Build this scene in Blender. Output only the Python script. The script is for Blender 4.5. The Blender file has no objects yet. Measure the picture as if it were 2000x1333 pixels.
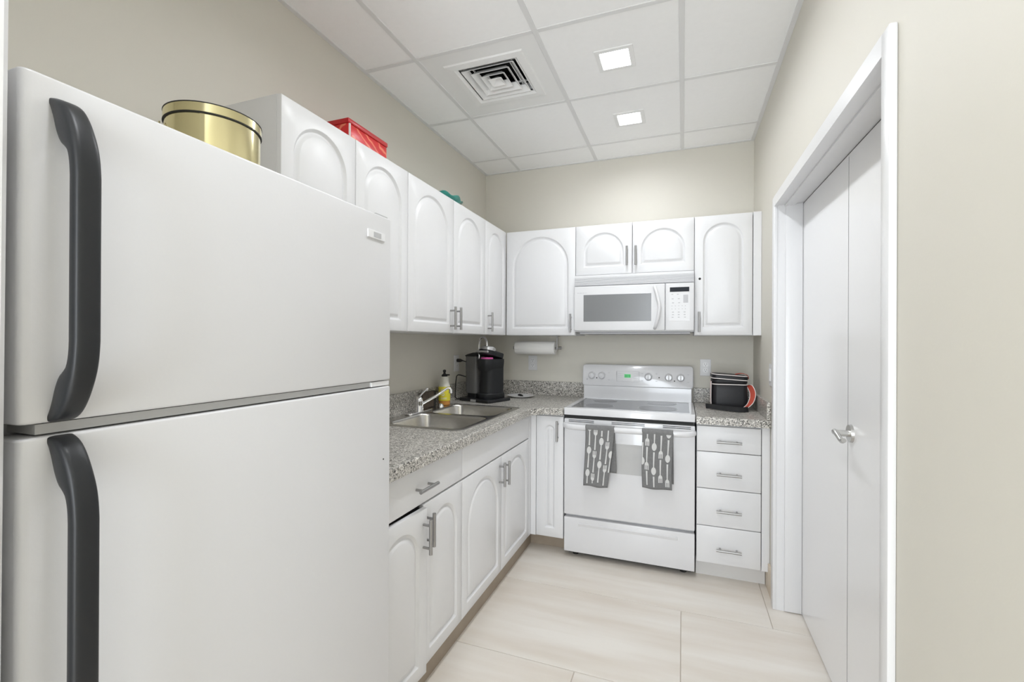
import bpy, bmesh, math, random
from mathutils import Matrix, Vector
random.seed(7)
SC = bpy.context.scene
COL = SC.collection
PI = math.pi
# ------------------------------------------------------------------ camera
cam_data = bpy.data.cameras.new('camera')
cam = bpy.data.objects.new('camera', cam_data)
COL.objects.link(cam)
F_PX, YAW, PITCH, ROLL, CAM_H = 896.55, math.radians(20.4055), math.radians(.0651), math.radians(.2697), 1.3252
cam_data.sensor_width = 36
cam_data.lens = F_PX / 2000 * 36
cam_data.clip_start = .02
fw = Vector((-math.sin(YAW) * math.cos(PITCH), math.cos(YAW) * math.cos(PITCH), math.sin(PITCH)))
rt = Vector((math.cos(YAW), math.sin(YAW), 0))
up = rt.cross(fw)
rt, up = rt * math.cos(ROLL) + up * math.sin(ROLL), up * math.cos(ROLL) - rt * math.sin(ROLL)
cam.matrix_world = Matrix(((rt.x, up.x, -fw.x, 0), (rt.y, up.y, -fw.y, 0), (rt.z, up.z, -fw.z, CAM_H), (0, 0, 0, 1)))
SC.camera = cam
# ------------------------------------------------------------------ world, window fill, exposure
world = bpy.data.worlds.new('world')
SC.world = world
world.use_nodes = True
world.node_tree.nodes['Background'].inputs[0].default_value = (.80, .88, 1, 1)
world.node_tree.nodes['Background'].inputs[1].default_value = 1.0
SC.view_settings.view_transform = 'Standard'
SC.view_settings.look = 'None'
SC.view_settings.gamma = 1
SC.view_settings.use_curve_mapping = False
SC.view_settings.exposure = 0.66
SC.cycles.max_bounces = 14
SC.cycles.diffuse_bounces = 8
DOWNLIGHT_W = 4.3
WINDOW_W = 40.0


def area_light(name, loc, rot, sx, sy, watts, color=(1, 1, 1), parent=None):
    d = bpy.data.lights.new(name, 'AREA')
    d.shape = 'RECTANGLE'
    d.size, d.size_y = sx, sy
    d.energy = watts
    d.color = color
    o = bpy.data.objects.new(name, d)
    COL.objects.link(o)
    o.location = loc
    o.rotation_euler = rot
    return o


# added fill light set as daylight in a guessed, unseen window behind the camera
area_light('window_fill', (-.16, -2.17, 1.27), (PI / 2, 0, 0), .86, 2.2, WINDOW_W, (.88, .94, 1))

# ------------------------------------------------------------------ room numbers (metres)
L, R, D, H = -1.505, .4395, 3.417, 2.674
UZ0, UZ1 = 1.3686, 2.1105          # wall cabinets bottom and top
UX, UY = -1.1935, 3.0813           # wall cabinet door faces (left run, back run)
BX, BY = -.900, 2.774              # base cabinet door faces
CT, CB = .914, .872                # worktop top and bottom
Y_BACK = -2.2


# ------------------------------------------------------------------ materials
def mat(name, color, rough=.5, metal=0., var=None, scale=8., stretch=(1, 1, 1), bump=0., bscale=60., coat=0., alpha=1., emit=None, spec=.5, rnd=0.):
    m = bpy.data.materials.new(name)
    m.use_nodes = True
    nt = m.node_tree
    b = nt.nodes['Principled BSDF']
    c = tuple(color) + (1,)
    b.inputs['Base Color'].default_value = c
    b.inputs['Roughness'].default_value = rough
    b.inputs['Metallic'].default_value = metal
    b.inputs['Specular IOR Level'].default_value = spec
    b.inputs['Coat Weight'].default_value = coat
    b.inputs['Coat Roughness'].default_value = .05
    b.inputs['Alpha'].default_value = alpha
    if emit:
        b.inputs['Emission Color'].default_value = tuple(emit[0]) + (1,)
        b.inputs['Emission Strength'].default_value = emit[1]
    tc = nt.nodes.new('ShaderNodeTexCoord')
    mp = nt.nodes.new('ShaderNodeMapping')
    mp.inputs['Scale'].default_value = stretch
    nt.links.new(tc.outputs['Object'], mp.inputs['Vector'])
    if rnd:
        oi = nt.nodes.new('ShaderNodeObjectInfo')
        vm = nt.nodes.new('ShaderNodeVectorMath')
        vm.operation = 'MULTIPLY_ADD'
        vm.inputs[1].default_value = (rnd, rnd * 1.7, rnd * .6)
        nt.links.new(oi.outputs['Random'], vm.inputs[0])
        nt.links.new(mp.outputs[0], vm.inputs[2])
        vec = vm.outputs[0]
    else:
        vec = mp.outputs[0]
    n = nt.nodes.new('ShaderNodeTexNoise')
    n.inputs['Scale'].default_value = scale
    n.inputs['Detail'].default_value = 5
    nt.links.new(vec, n.inputs['Vector'])
    if var is not None:
        r = nt.nodes.new('ShaderNodeValToRGB')
        r.color_ramp.elements[0].position = .3
        r.color_ramp.elements[1].position = .7
        r.color_ramp.elements[0].color = tuple(var) + (1,)
        r.color_ramp.elements[1].color = c
        nt.links.new(n.outputs['Fac'], r.inputs[0])
        nt.links.new(r.outputs[0], b.inputs['Base Color'])
    if bump:
        n2 = nt.nodes.new('ShaderNodeTexNoise')
        n2.inputs['Scale'].default_value = bscale
        n2.inputs['Detail'].default_value = 3
        nt.links.new(vec, n2.inputs['Vector'])
        bp = nt.nodes.new('ShaderNodeBump')
        bp.inputs['Strength'].default_value = bump
        bp.inputs['Distance'].default_value = .002
        nt.links.new(n2.outputs['Fac'], bp.inputs['Height'])
        nt.links.new(bp.outputs[0], b.inputs['Normal'])
    return m


def granite():
    m = bpy.data.materials.new('speckled_laminate')
    m.use_nodes = True
    nt = m.node_tree
    b = nt.nodes['Principled BSDF']
    b.inputs['Roughness'].default_value = .32
    tc = nt.nodes.new('ShaderNodeTexCoord')
    v = nt.nodes.new('ShaderNodeTexVoronoi')
    v.inputs['Scale'].default_value = 230
    nt.links.new(tc.outputs['Object'], v.inputs['Vector'])
    sep = nt.nodes.new('ShaderNodeSeparateColor')
    nt.links.new(v.outputs['Color'], sep.inputs[0])
    r = nt.nodes.new('ShaderNodeValToRGB')
    r.color_ramp.interpolation = 'CONSTANT'
    stops = [(0, (.07, .066, .06)), (.14, (.23, .22, .20)), (.34, (.40, .38, .345)), (.60, (.54, .515, .475)), (.84, (.74, .72, .68))]
    e = r.color_ramp.elements
    e[0].position, e[0].color = stops[0][0], stops[0][1] + (1,)
    e[1].position, e[1].color = stops[1][0], stops[1][1] + (1,)
    for p, c in stops[2:]:
        x = e.new(p)
        x.color = c + (1,)
    nt.links.new(sep.outputs[0], r.inputs[0])
    nt.links.new(r.outputs[0], b.inputs['Base Color'])
    return m


def red_tin():
    m = mat('red_tin_print', (.62, .02, .022), .3, var=(.62, .02, .022), scale=14)
    nt = m.node_tree
    w = nt.nodes.new('ShaderNodeTexWave')
    w.wave_type = 'RINGS'
    w.inputs['Scale'].default_value = 5
    w.inputs['Distortion'].default_value = 16
    w.inputs['Detail'].default_value = 3
    tc = [n for n in nt.nodes if n.type == 'TEX_COORD'][0]
    nt.links.new(tc.outputs['Object'], w.inputs['Vector'])
    r = nt.nodes.new('ShaderNodeValToRGB')
    r.color_ramp.elements[0].position, r.color_ramp.elements[0].color = .80, (.60, .018, .02, 1)
    r.color_ramp.elements[1].position, r.color_ramp.elements[1].color = .97, (.80, .22, .13, 1)
    nt.links.new(w.outputs['Fac'], r.inputs[0])
    nt.links.new(r.outputs[0], nt.nodes['Principled BSDF'].inputs['Base Color'])
    return m


WHITE = (.715, .715, .725)
M = dict(
    wall=mat('wall_paint', (.655, .63, .565), .55, var=(.64, .617, .552), scale=1.2, bump=.06, bscale=180),
    ceil=mat('ceiling_tile_board', (.90, .90, .90), .85, var=(.885, .885, .885), scale=40, bump=.15, bscale=220, rnd=20),
    bar=mat('ceiling_grid_metal', (.72, .72, .72), .5),
    tile=mat('floor_porcelain', (.74, .705, .655), .38, var=(.635, .575, .505), scale=2.2, stretch=(.6, 4.6, 1), bump=.05, bscale=90, rnd=31),
    grout=mat('floor_grout', (.50, .44, .38), .9, bump=.1),
    btile=mat('baseboard_tile', (.68, .59, .48), .4, var=(.62, .53, .42), scale=3, stretch=(.6, .6, 4)),
    trim=mat('trim_gloss_white', (.74, .74, .75), .28, bump=.02, bscale=30),
    door=mat('door_gloss_white', (.84, .84, .85), .22, bump=.03, bscale=14),
    cab=mat('cabinet_thermofoil', WHITE, .34, bump=.015, bscale=40),
    cabin=mat('cabinet_inside', (.70, .69, .67), .6),
    kick=mat('toe_kick_laminate', (.36, .30, .235), .55, var=(.32, .26, .20), scale=12),
    kickw=mat('toe_kick_white', (.66, .65, .64), .5),
    fridge=mat('fridge_enamel', (.63, .63, .645), .30, bump=.05, bscale=170),
    enamel=mat('range_enamel', (.70, .70, .715), .16, coat=.3),
    plastic=mat('white_plastic', (.69, .69, .70), .35),
    greyp=mat('grey_print', (.42, .42, .43), .5),
    lightp=mat('light_grey_print', (.47, .47, .49), .5),
    gasket=mat('grey_gasket', (.42, .42, .42), .6),
    black=mat('black_satin_plastic', (.016, .017, .019), .40, spec=.35, bump=.04, bscale=240),
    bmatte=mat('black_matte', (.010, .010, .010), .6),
    steel=mat('brushed_nickel', (.40, .395, .39), .36, metal=1, bump=.03, bscale=200),
    satin=mat('satin_nickel', (.60, .595, .58), .25, metal=1),
    inox=mat('sink_stainless', (.60, .585, .555), .24, metal=1, bump=.03, bscale=120, stretch=(1, 14, 1)),
    chrome=mat('chrome', (.86, .86, .87), .06, metal=1),
    gold=mat('gold_tin', (.80, .73, .44), .17, metal=1),
    granite=granite(),
    glassk=mat('cooktop_glass', (.125, .13, .14), .12),
    burner=mat('burner_print', (.075, .075, .08), .2),
    ovenwin=mat('oven_window', (.50, .50, .50), .15, coat=.4),
    mwin=mat('microwave_window', (.20, .205, .21), .2, spec=.4),
    disp=mat('display_black', (.010, .012, .018), .4, spec=.2),
    green=mat('display_green', (.02, .25, .06), .3, emit=((.05, .55, .14), .35)),
    greend=mat('display_digits', (.005, .07, .02), .3),
    towel=mat('towel_grey', (.20, .20, .20), .95, var=(.17, .17, .17), scale=90, bump=.5, bscale=500),
    print=mat('towel_print', (.62, .62, .61), .95, bump=.3, bscale=500),
    red=red_tin(),
    redp=mat('red_tin_plain', (.46, .014, .018), .3),
    teal=mat('teal_glass', (.03, .33, .27), .12, var=(.02, .22, .18), scale=20, coat=.6),
    paper=mat('paper_towel', (.82, .81, .79), .95, bump=.3, bscale=260),
    yellow=mat('yellow_label', (.82, .74, .05), .45, var=(.80, .70, .06), scale=60),
    amber=mat('amber_soap', (.55, .25, .06), .2),
    clearp=mat('translucent_white', (.70, .69, .62), .3),
    brown=mat('brown_sponge', (.085, .062, .045), .7, var=(.05, .035, .025), scale=40, bump=.3),
    tank=mat('smoky_tank', (.17, .17, .175), .10, alpha=.70),
    water=mat('tank_water', (.16, .16, .165), .05, alpha=.5),
    pink=mat('pink_pod_ring', (.62, .10, .33), .4),
    silver=mat('silver_plastic', (.62, .62, .63), .3, metal=.8),
    bag=mat('bag_black_vinyl', (.012, .012, .014), .42, spec=.35, bump=.25, bscale=18),
    bagin=mat('bag_dark_lining', (.10, .095, .09), .7),
    orange=mat('bag_orange_web', (.40, .050, .025), .75, bump=.3, bscale=300),
    piping=mat('bag_white_piping', (.75, .70, .68), .6),
    strap=mat('bag_black_web', (.012, .012, .013), .8, bump=.3, bscale=300),
    ventd=mat('vent_dark_throat', (.012, .012, .012), .9),
    vent=mat('vent_white_metal', (.80, .80, .795), .4),
    lamp=mat('lamp_diffuser', (.9, .9, .9), .5, emit=((1, 1, 1), 9.0)),
    pane=mat('window_pane', (.85, .9, .95), .05, alpha=.08),
    plate=mat('white_glaze', (.80, .80, .81), .2),
)

# ------------------------------------------------------------------ mesh helpers
WM = {}


def obj(name, bm, material, parent=None, mw=None, smooth=False, local=False, kind=None, label=None):
    if isinstance(bm, bpy.types.Mesh):
        me = bm
    else:
        bmesh.ops.recalc_face_normals(bm, faces=bm.faces)
        me = bpy.data.meshes.new(name)
        bm.to_mesh(me)
        bm.free()
        me.materials.append(M[material] if isinstance(material, str) else material)
        if smooth:
            me.polygons.foreach_set('use_smooth', [True] * len(me.polygons))
            me.set_sharp_from_angle(angle=math.radians(smooth if smooth is not True else 38))
    o = bpy.data.objects.new(name, me)
    COL.objects.link(o)
    mw = mw or Matrix()
    if parent is not None:
        o.parent = parent
        if local:
            o.matrix_basis = mw
            WM[o] = WM[parent] @ mw
        else:
            o.matrix_parent_inverse = WM[parent].inverted()
            o.matrix_basis = mw
            WM[o] = mw
    else:
        o.matrix_world = mw
        WM[o] = mw
    if kind:
        o['kind'] = kind
    if label:
        o['label'] = label
    return o


def tag(o, label, cat, group=None):
    o['label'] = label
    o['category'] = cat
    if group:
        o['group'] = group
    return o


def thing(name, label, cat, loc=(0, 0, 0), rotz=0, group=None):
    o = bpy.data.objects.new(name, None)
    COL.objects.link(o)
    o.empty_display_size = .05
    o.matrix_world = Matrix.Translation(loc) @ Matrix.Rotation(rotz, 4, 'Z')
    WM[o] = o.matrix_world.copy()
    return tag(o, label, cat, group)


def struct(name, bm, material, smooth=False, mw=None):
    return obj(name, bm, material, kind='structure', smooth=smooth, mw=mw)


def T(x, y, z):
    return Matrix.Translation((x, y, z))


def RZ(a):
    return Matrix.Rotation(a, 4, 'Z')


def add_box(bm, x0, x1, y0, y1, z0, z1, bev=0, seg=2, mtx=None):
    t = bmesh.new()
    bmesh.ops.create_cube(t, size=1)
    for v in t.verts:
        v.co = Vector(((x0 + x1) / 2 + v.co.x * (x1 - x0), (y0 + y1) / 2 + v.co.y * (y1 - y0), (z0 + z1) / 2 + v.co.z * (z1 - z0)))
    if bev:
        bmesh.ops.bevel(t, geom=t.edges[:], offset=bev, segments=seg, profile=.5, affect='EDGES')
    merge(bm, t, mtx)


def merge(bm, t, mtx=None):
    vm = {}
    for v in t.verts:
        vm[v] = bm.verts.new(mtx @ v.co if mtx else v.co)
    for f in t.faces:
        try:
            bm.faces.new([vm[v] for v in f.verts])
        except ValueError:
            pass
    t.free()


def box(*a, **k):
    bm = bmesh.new()
    add_box(bm, *a, **k)
    return bm


def boxes(lst, bev=0):
    bm = bmesh.new()
    for b in lst:
        add_box(bm, *b, bev=bev)
    return bm


def bridge(bm, rings, closed=True, cap0=False, cap1=False):
    """rings: lists of points of equal length -> quads between neighbours"""
    vr = [[bm.verts.new(p) for p in r] for r in rings]
    n = len(rings[0])
    for a, b in zip(vr, vr[1:]):
        for i in range(n if closed else n - 1):
            j = (i + 1) % n
            bm.faces.new((a[i], a[j], b[j], b[i]))
    if cap0:
        bm.faces.new(vr[0])
    if cap1:
        bm.faces.new(vr[-1])
    return vr


def circle(n, r, fn, ry=None):
    ry = r if ry is None else ry
    return [fn(r * math.cos(2 * PI * i / n), ry * math.sin(2 * PI * i / n)) for i in range(n)]


def add_cyl(bm, p0, p1, r0, r1=None, n=16):
    add_tube(bm, [p0, p1], [r0, r0 if r1 is None else r1], n)


def add_tube(bm, pts, rad, n=10, flat=1., upv=None):
    pts = [Vector(p) for p in pts]
    if not isinstance(rad, (list, tuple)):
        rad = [rad] * len(pts)
    rings = []
    prev = None
    for i, p in enumerate(pts):
        a = pts[max(i - 1, 0)]
        b = pts[min(i + 1, len(pts) - 1)]
        t = (b - a).normalized()
        if prev is None:
            u = Vector(upv) if upv else (Vector((0, 0, 1)) if abs(t.z) < .9 else Vector((1, 0, 0)))
        else:
            u = prev
        s = t.cross(u).normalized()
        u = s.cross(t).normalized()
        prev = u
        rings.append([p + s * rad[i] * math.cos(2 * PI * k / n) * flat + u * rad[i] * math.sin(2 * PI * k / n) for k in range(n)])
    bridge(bm, rings, cap0=True, cap1=True)


def smooth_path(pts, k=6):
    pts = [Vector(p) for p in pts]
    P = [pts[0]] + pts + [pts[-1]]
    out = []
    for i in range(1, len(P) - 2):
        for j in range(k):
            t = j / k
            a, b, c, d = P[i - 1], P[i], P[i + 1], P[i + 2]
            out.append(.5 * ((2 * b) + (c - a) * t + (2 * a - 5 * b + 4 * c - d) * t * t + (3 * b - a - 3 * c + d) * t ** 3))
    out.append(pts[-1])
    return out


def lathe(bm, prof, n=28, c=(0, 0)):
    rings = [[Vector((c[0] + r * math.cos(2 * PI * i / n), c[1] + r * math.sin(2 * PI * i / n), z)) for i in range(n)] for r, z in prof]
    bridge(bm, rings, cap0=prof[0][0] > 1e-5, cap1=prof[-1][0] > 1e-5)


def prism(bm, poly, axis, a0, a1, bev=0, seg=3):
    """extrude a 2D polygon along an axis: 'x' -> poly is (y,z); 'y' -> (x,z); 'z' -> (x,y)"""
    t = bmesh.new()

    def P(p, a):
        return {'x': (a, p[0], p[1]), 'y': (p[0], a, p[1]), 'z': (p[0], p[1], a)}[axis]
    A = [t.verts.new(P(p, a0)) for p in poly]
    B = [t.verts.new(P(p, a1)) for p in poly]
    n = len(poly)
    fa = t.faces.new(A)
    fb = t.faces.new(B)
    for i in range(n):
        t.faces.new((A[i], A[(i + 1) % n], B[(i + 1) % n], B[i]))
    bmesh.ops.recalc_face_normals(t, faces=t.faces)
    if bev:
        ed = [e for e in t.edges if (e in fa.edges[:] or e in fb.edges[:])]
        bmesh.ops.bevel(t, geom=ed, offset=bev, segments=seg, profile=.5, affect='EDGES')
    merge(bm, t)


def rrect(x0, x1, y0, y1, r, k=6):
    out = []
    for cx, cy, a in ((x1 - r, y1 - r, 0), (x0 + r, y1 - r, PI / 2), (x0 + r, y0 + r, PI), (x1 - r, y0 + r, 1.5 * PI)):
        for i in range(k + 1):
            t = a + PI / 2 * i / k
            out.append((cx + r * math.cos(t), cy + r * math.sin(t)))
    return out


def fill_holes(bm, outer, holes, z):
    """flat face at height z bounded by loops; returns vertex loops"""
    loops = []
    edges = []
    for lp in [outer] + holes:
        vs = [bm.verts.new((p[0], p[1], z)) for p in lp]
        loops.append(vs)
        for i in range(len(vs)):
            edges.append(bm.edges.new((vs[i], vs[(i + 1) % len(vs)])))
    bmesh.ops.triangle_fill(bm, use_beauty=True, use_dissolve=False, edges=edges)
    return loops


def ring_down(bm, vs, pts, z):
    new = [bm.verts.new((p[0], p[1], z)) for p in pts]
    n = len(vs)
    for i in range(n):
        bm.faces.new((vs[i], vs[(i + 1) % n], new[(i + 1) % n], new[i]))
    return new


# ------------------------------------------------------------------ cabinet pieces (local: x right, z up, front towards -y)
def arch_loop(w, h, m, mb, d, n=20):
    """arched outline inset by margin m (sides, top), mb (bottom) and further by d"""
    x0, x1, z0, z1 = m + d, w - m - d, mb + d, h - m - d
    r = (x1 - x0) / 2
    rh = min(r, (z1 - z0) * .62)
    zc = z1 - rh
    pts = []
    for i in range(6):
        pts.append((x0 + (x1 - x0) * i / 6, z0))
    for i in range(6):
        pts.append((x1, z0 + (zc - z0) * i / 6))
    for i in range(n):
        a = PI * i / n
        pts.append(((x0 + x1) / 2 + r * math.cos(a), zc + rh * math.sin(a)))
    for i in range(6):
        pts.append((x0, zc + (z0 - zc) * i / 6))
    return pts


def rect_match(w, h, ref, e=0):
    """points on the rectangle perimeter that pair with the arch loop points"""
    x0, x1, z0, z1 = e, w - e, e, h - e
    out = []
    xs = [p[0] for p in ref]
    zs = [p[1] for p in ref]
    ax0, ax1, az0 = min(xs), max(xs), min(zs)
    n = len(ref)
    for i, (x, z) in enumerate(ref):
        if i < 6:
            out.append((x0 + (x1 - x0) * i / 6, z0))
        elif i < 12:
            out.append((x1, z0 + (z - az0) * (1 if i > 6 else 0) if i > 6 else z0))
        elif i < n - 6:
            k = i - 12
            m = n - 18
            f = k / m
            if f < .25:
                zz = ref[12][1] + (z1 - ref[12][1]) * (f / .25)
                out.append((x1, zz))
            elif f <= .75:
                out.append((x1 + (x0 - x1) * (f - .25) / .5, z1))
            else:
                zz = z1 + (ref[12][1] - z1) * ((f - .75) / .25)
                out.append((x0, zz))
        else:
            out.append((x0, z))
    return out


def door_mesh(name, w, h, m=.048, mb=None, t=.019, plain=False):
    bm = bmesh.new()
    if plain:
        add_box(bm, 0, w, 0, t, 0, h, bev=.0035, seg=3)
        material = 'cab'
    else:
        mb = m if mb is None else mb
        ref = arch_loop(w, h, m, mb, 0)
        P = lambda pts, y: [Vector((x, y, z)) for x, z in pts]
        e = .003
        rings = [P(rect_match(w, h, ref), t), P(rect_match(w, h, ref), e), P(rect_match(w, h, ref, e * .35), e * .35), P(rect_match(w, h, ref, e), 0), P(ref, 0)]
        for d, y in ((.003, .0022), (.006, .0068), (.0100, .0095), (.0140, .0092), (.0200, .0050), (.0260, .0012), (.0300, 0)):
            rings.append(P(arch_loop(w, h, m, mb, d), y))
        bridge(bm, rings, cap0=True, cap1=True)
    me_o = obj(name, bm, 'cab', smooth=32)
    me = me_o.data
    bpy.data.objects.remove(me_o)
    return me


def handle_mesh(length=.125, r=.0068, off=.032, inset=.021):
    bm = bmesh.new()
    add_cyl(bm, (0, -off, -length / 2), (0, -off, length / 2), r, n=14)
    for s in (-1, 1):
        add_cyl(bm, (0, 0, s * (length / 2 - inset)), (0, -off, s * (length / 2 - inset)), r * .72, n=10)
    o = obj('handle', bm, 'steel', smooth=40)
    me = o.data
    bpy.data.objects.remove(o)
    return me


HANDLE = handle_mesh()
LEFT = RZ(PI / 2)        # turns a local front (-y) towards +X


def place(face, along, z):
    """matrix for a front piece whose local origin is its lower corner"""
    if face == 'L':
        return lambda plane: T(plane, along, z) @ LEFT
    return lambda plane: T(along, plane, z)


def put_front(unit, face, plane, a0, a1, z0, z1, hpos=None, horizontal=False, plain=False, name='door', gap=.0016, m=.048, swing=0, label=None):
    w, h = a1 - a0 - 2 * gap, z1 - z0 - 2 * gap
    me = door_mesh(name, w, h, m=m, plain=plain)
    mw = place(face, a0 + gap, z0 + gap)(plane)
    if swing:
        mw = mw @ RZ(swing)
    d = obj(name, me, None, unit, mw, label=label)
    if hpos:
        hm = mw @ T(hpos[0] - (a0 + gap), 0, hpos[1] - (z0 + gap))
        if horizontal:
            hm = hm @ Matrix.Rotation(PI / 2, 4, 'Y')
        obj('handle', HANDLE, None, d, hm)
    return d


# =================================================================== STRUCTURE
# ---- floor with porcelain planks laid a third apart
floor = struct('floor', box(L - .1, R + .25, Y_BACK - .1, D + .1, -.08, -.004), 'grout')
ROW, LEN, G = .596, 1.6, .0014
y = 1.820 - ROW * 7
row = -7
while y < D:
    off = -.003 + .4 * row
    x = off - LEN * 4
    while x < R + .2:
        a, b = max(x + G, L), min(x + LEN - G, R + .2)
        c, d = max(y + G, Y_BACK), min(y + ROW - G, D)
        if b - a > .01 and d - c > .01:
            obj('floor_tile', box(a, b, c, d, -.006, 0, bev=.0012, seg=1), 'tile', floor)
        x += LEN
    y += ROW
    row += 1
# ---- walls
struct('wall_left', boxes([(L - .1, L, .3, D + .1, 0, H), (L - .1, -.752, Y_BACK, .292, 0, H)]), 'wall')
struct('wall_back', box(L, R + .2, D, D + .1, 0, H), 'wall')
DY0, DY1 = 1.275, 2.595        # closet opening in the right wall
DZ0, DZ1 = 1.985, 2.008        # head height, near and far end
LEAF_X = .548
struct('wall_right', boxes([(R, R + .2, Y_BACK, DY0 - .012, 0, H), (R, R + .2, DY1 + .012, D, 0, H), (R, R + .2, DY0 - .012, DY1 + .012, 2.026, H),
                            (R + .17, R + .2, DY0, DY1, 0, 2.03)]), 'wall')
WX0, WX1, WZ0, WZ1 = -.64, .32, .10, 2.44  # unseen window is guessed and made tall to brighten ceiling and floor
struct('wall_front', boxes([(-.752, WX0, Y_BACK - .1, Y_BACK, 0, H), (WX1, R, Y_BACK - .1, Y_BACK, 0, H), (WX0, WX1, Y_BACK - .1, Y_BACK, 0, WZ0), (WX0, WX1, Y_BACK - .1, Y_BACK, WZ1, H)]), 'wall')
win = struct('guessed_window', boxes([(WX0, WX0 + .05, Y_BACK - .06, Y_BACK + .012, WZ0, WZ1), (WX1 - .05, WX1, Y_BACK - .06, Y_BACK + .012, WZ0, WZ1),
                                (WX0, WX1, Y_BACK - .06, Y_BACK + .012, WZ0, WZ0 + .05), (WX0, WX1, Y_BACK - .06, Y_BACK + .012, WZ1 - .05, WZ1),
                                (WX0, WX1, Y_BACK - .05, Y_BACK - .02, 1.43, 1.47)]), 'trim')
obj('pane', box(WX0 + .05, WX1 - .05, Y_BACK - .045, Y_BACK - .04, WZ0 + .05, 1.43), 'pane', win)
obj('pane', box(WX0 + .05, WX1 - .05, Y_BACK - .045, Y_BACK - .04, 1.47, WZ1 - .05), 'pane', win)
# ---- white casing at the end of the near wall, beside the refrigerator (leans a hair)
bm = bmesh.new()
for za, zb in ((0, H),):
    lean = lambda z: (z - 1.33) * .0042
    pts = lambda z: [(-.80, .215 + lean(z), z), (-.738, .215 + lean(z), z), (-.738, .2905 + lean(z), z), (-.744, .2965 + lean(z), z), (-.80, .2965 + lean(z), z)]
    bridge(bm, [pts(za), pts(zb)], cap0=True, cap1=True)
struct('trim_1', bm, 'trim')
# ---- closet door casing, jambs and stop
CW, CTK = .046, .017


def headz(y, base=0):
    return DZ0 + (DZ1 - DZ0) * (y - DY0) / (DY1 - DY0) + base


def skew_box(bm, x0, x1, y0, y1, b0, b1):
    bridge(bm, [[(x0, y, headz(y, b0)), (x1, y, headz(y, b0)), (x1, y, headz(y, b1)), (x0, y, headz(y, b1))] for y in (y0, y1)], cap0=True, cap1=True)


casing = bmesh.new()
add_box(casing, R - CTK, R, DY0 - CW + .004, DY0 + .004, 0, headz(DY0, CW), bev=.004)
add_box(casing, R - CTK, R, DY1 - .004, DY1 + CW, 0, headz(DY1, CW), bev=.004)
skew_box(casing, R - CTK + .001, R, DY0, DY1, -.004, CW)
struct('trim_2', casing, 'trim', smooth=35)
jamb = bmesh.new()
add_box(jamb, R - .002, R + .17, DY0 - .012, DY0, 0, headz(DY0))
add_box(jamb, R - .002, R + .17, DY1, DY1 + .012, 0, headz(DY1))
add_box(jamb, R + .034, LEAF_X - .001, DY1 - .010, DY1, .004, headz(DY1), bev=.002)
add_box(jamb, R + .034, LEAF_X - .001, DY0, DY0 + .010, .004, headz(DY0), bev=.002)
skew_box(jamb, R - .002, R + .17, DY0 - .012, DY1 + .012, 0, .014)
skew_box(jamb, R + .030, LEAF_X - .034, DY0, DY1, -.008, 0)
struct('trim_3', jamb, 'trim', smooth=35)
MID = 1.935


def leaf(name, y0, y1):
    bm = bmesh.new()
    bridge(bm, [[(LEAF_X, y, .008), (LEAF_X + .035, y, .008), (LEAF_X + .035, y, headz(y, -.004)), (LEAF_X, y, headz(y, -.004))] for y in (y0, y1)], cap0=True, cap1=True)
    return struct(name, bm, 'door')


far_leaf = leaf('door_1', MID + .0028, DY1 - .003)
near_leaf = leaf('door_2', DY0 + .003, MID - .0028)
obj('gap_shade', box(LEAF_X + .0006, LEAF_X + .03, MID - .0027, MID + .0027, .01, 1.985), 'bmatte', near_leaf)  # black strips put the shade of the leaf gaps into colour
obj('gap_shade', box(LEAF_X + .0006, LEAF_X + .03, DY1 - .0029, DY1 - .0001, .01, 1.995), 'bmatte', far_leaf)
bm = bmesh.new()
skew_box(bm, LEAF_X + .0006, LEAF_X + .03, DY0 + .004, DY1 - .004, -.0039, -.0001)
obj('gap_shade', bm, 'bmatte', far_leaf)
bm = bmesh.new()
ly, lz = 1.897, 1.012
add_cyl(bm, (LEAF_X, ly, lz), (LEAF_X - .009, ly, lz), .0315, .0295, 28)
rose = obj('rosette', bm, 'satin', near_leaf, smooth=35)
bm = bmesh.new()
path = smooth_path([(LEAF_X - .005, ly, lz), (LEAF_X - .035, ly, lz), (LEAF_X - .050, ly - .006, lz + .003), (LEAF_X - .056, ly - .03, lz + .009), (LEAF_X - .055, ly - .06, lz - .001), (LEAF_X - .053, ly - .088, lz - .012), (LEAF_X - .052, ly - .108, lz - .006)], 6)
n = len(path)
add_tube(bm, path, [.0115 - .004 * min(1, i / n * 1.3) for i in range(n)], 14)
obj('lever', bm, 'satin', near_leaf, smooth=60)
# ---- tile baseboard on the right wall
struct('baseboard_right', boxes([(R - .010, R, DY1 + CW, BY - .001, 0, .148), (R - .010, R, BY - .001, 2.845, 0, .098)], bev=.001), 'btile')
struct('baseboard_front', box(R - .010, R, Y_BACK, DY0 - CW, 0, .148, bev=.002), 'btile')
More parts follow.
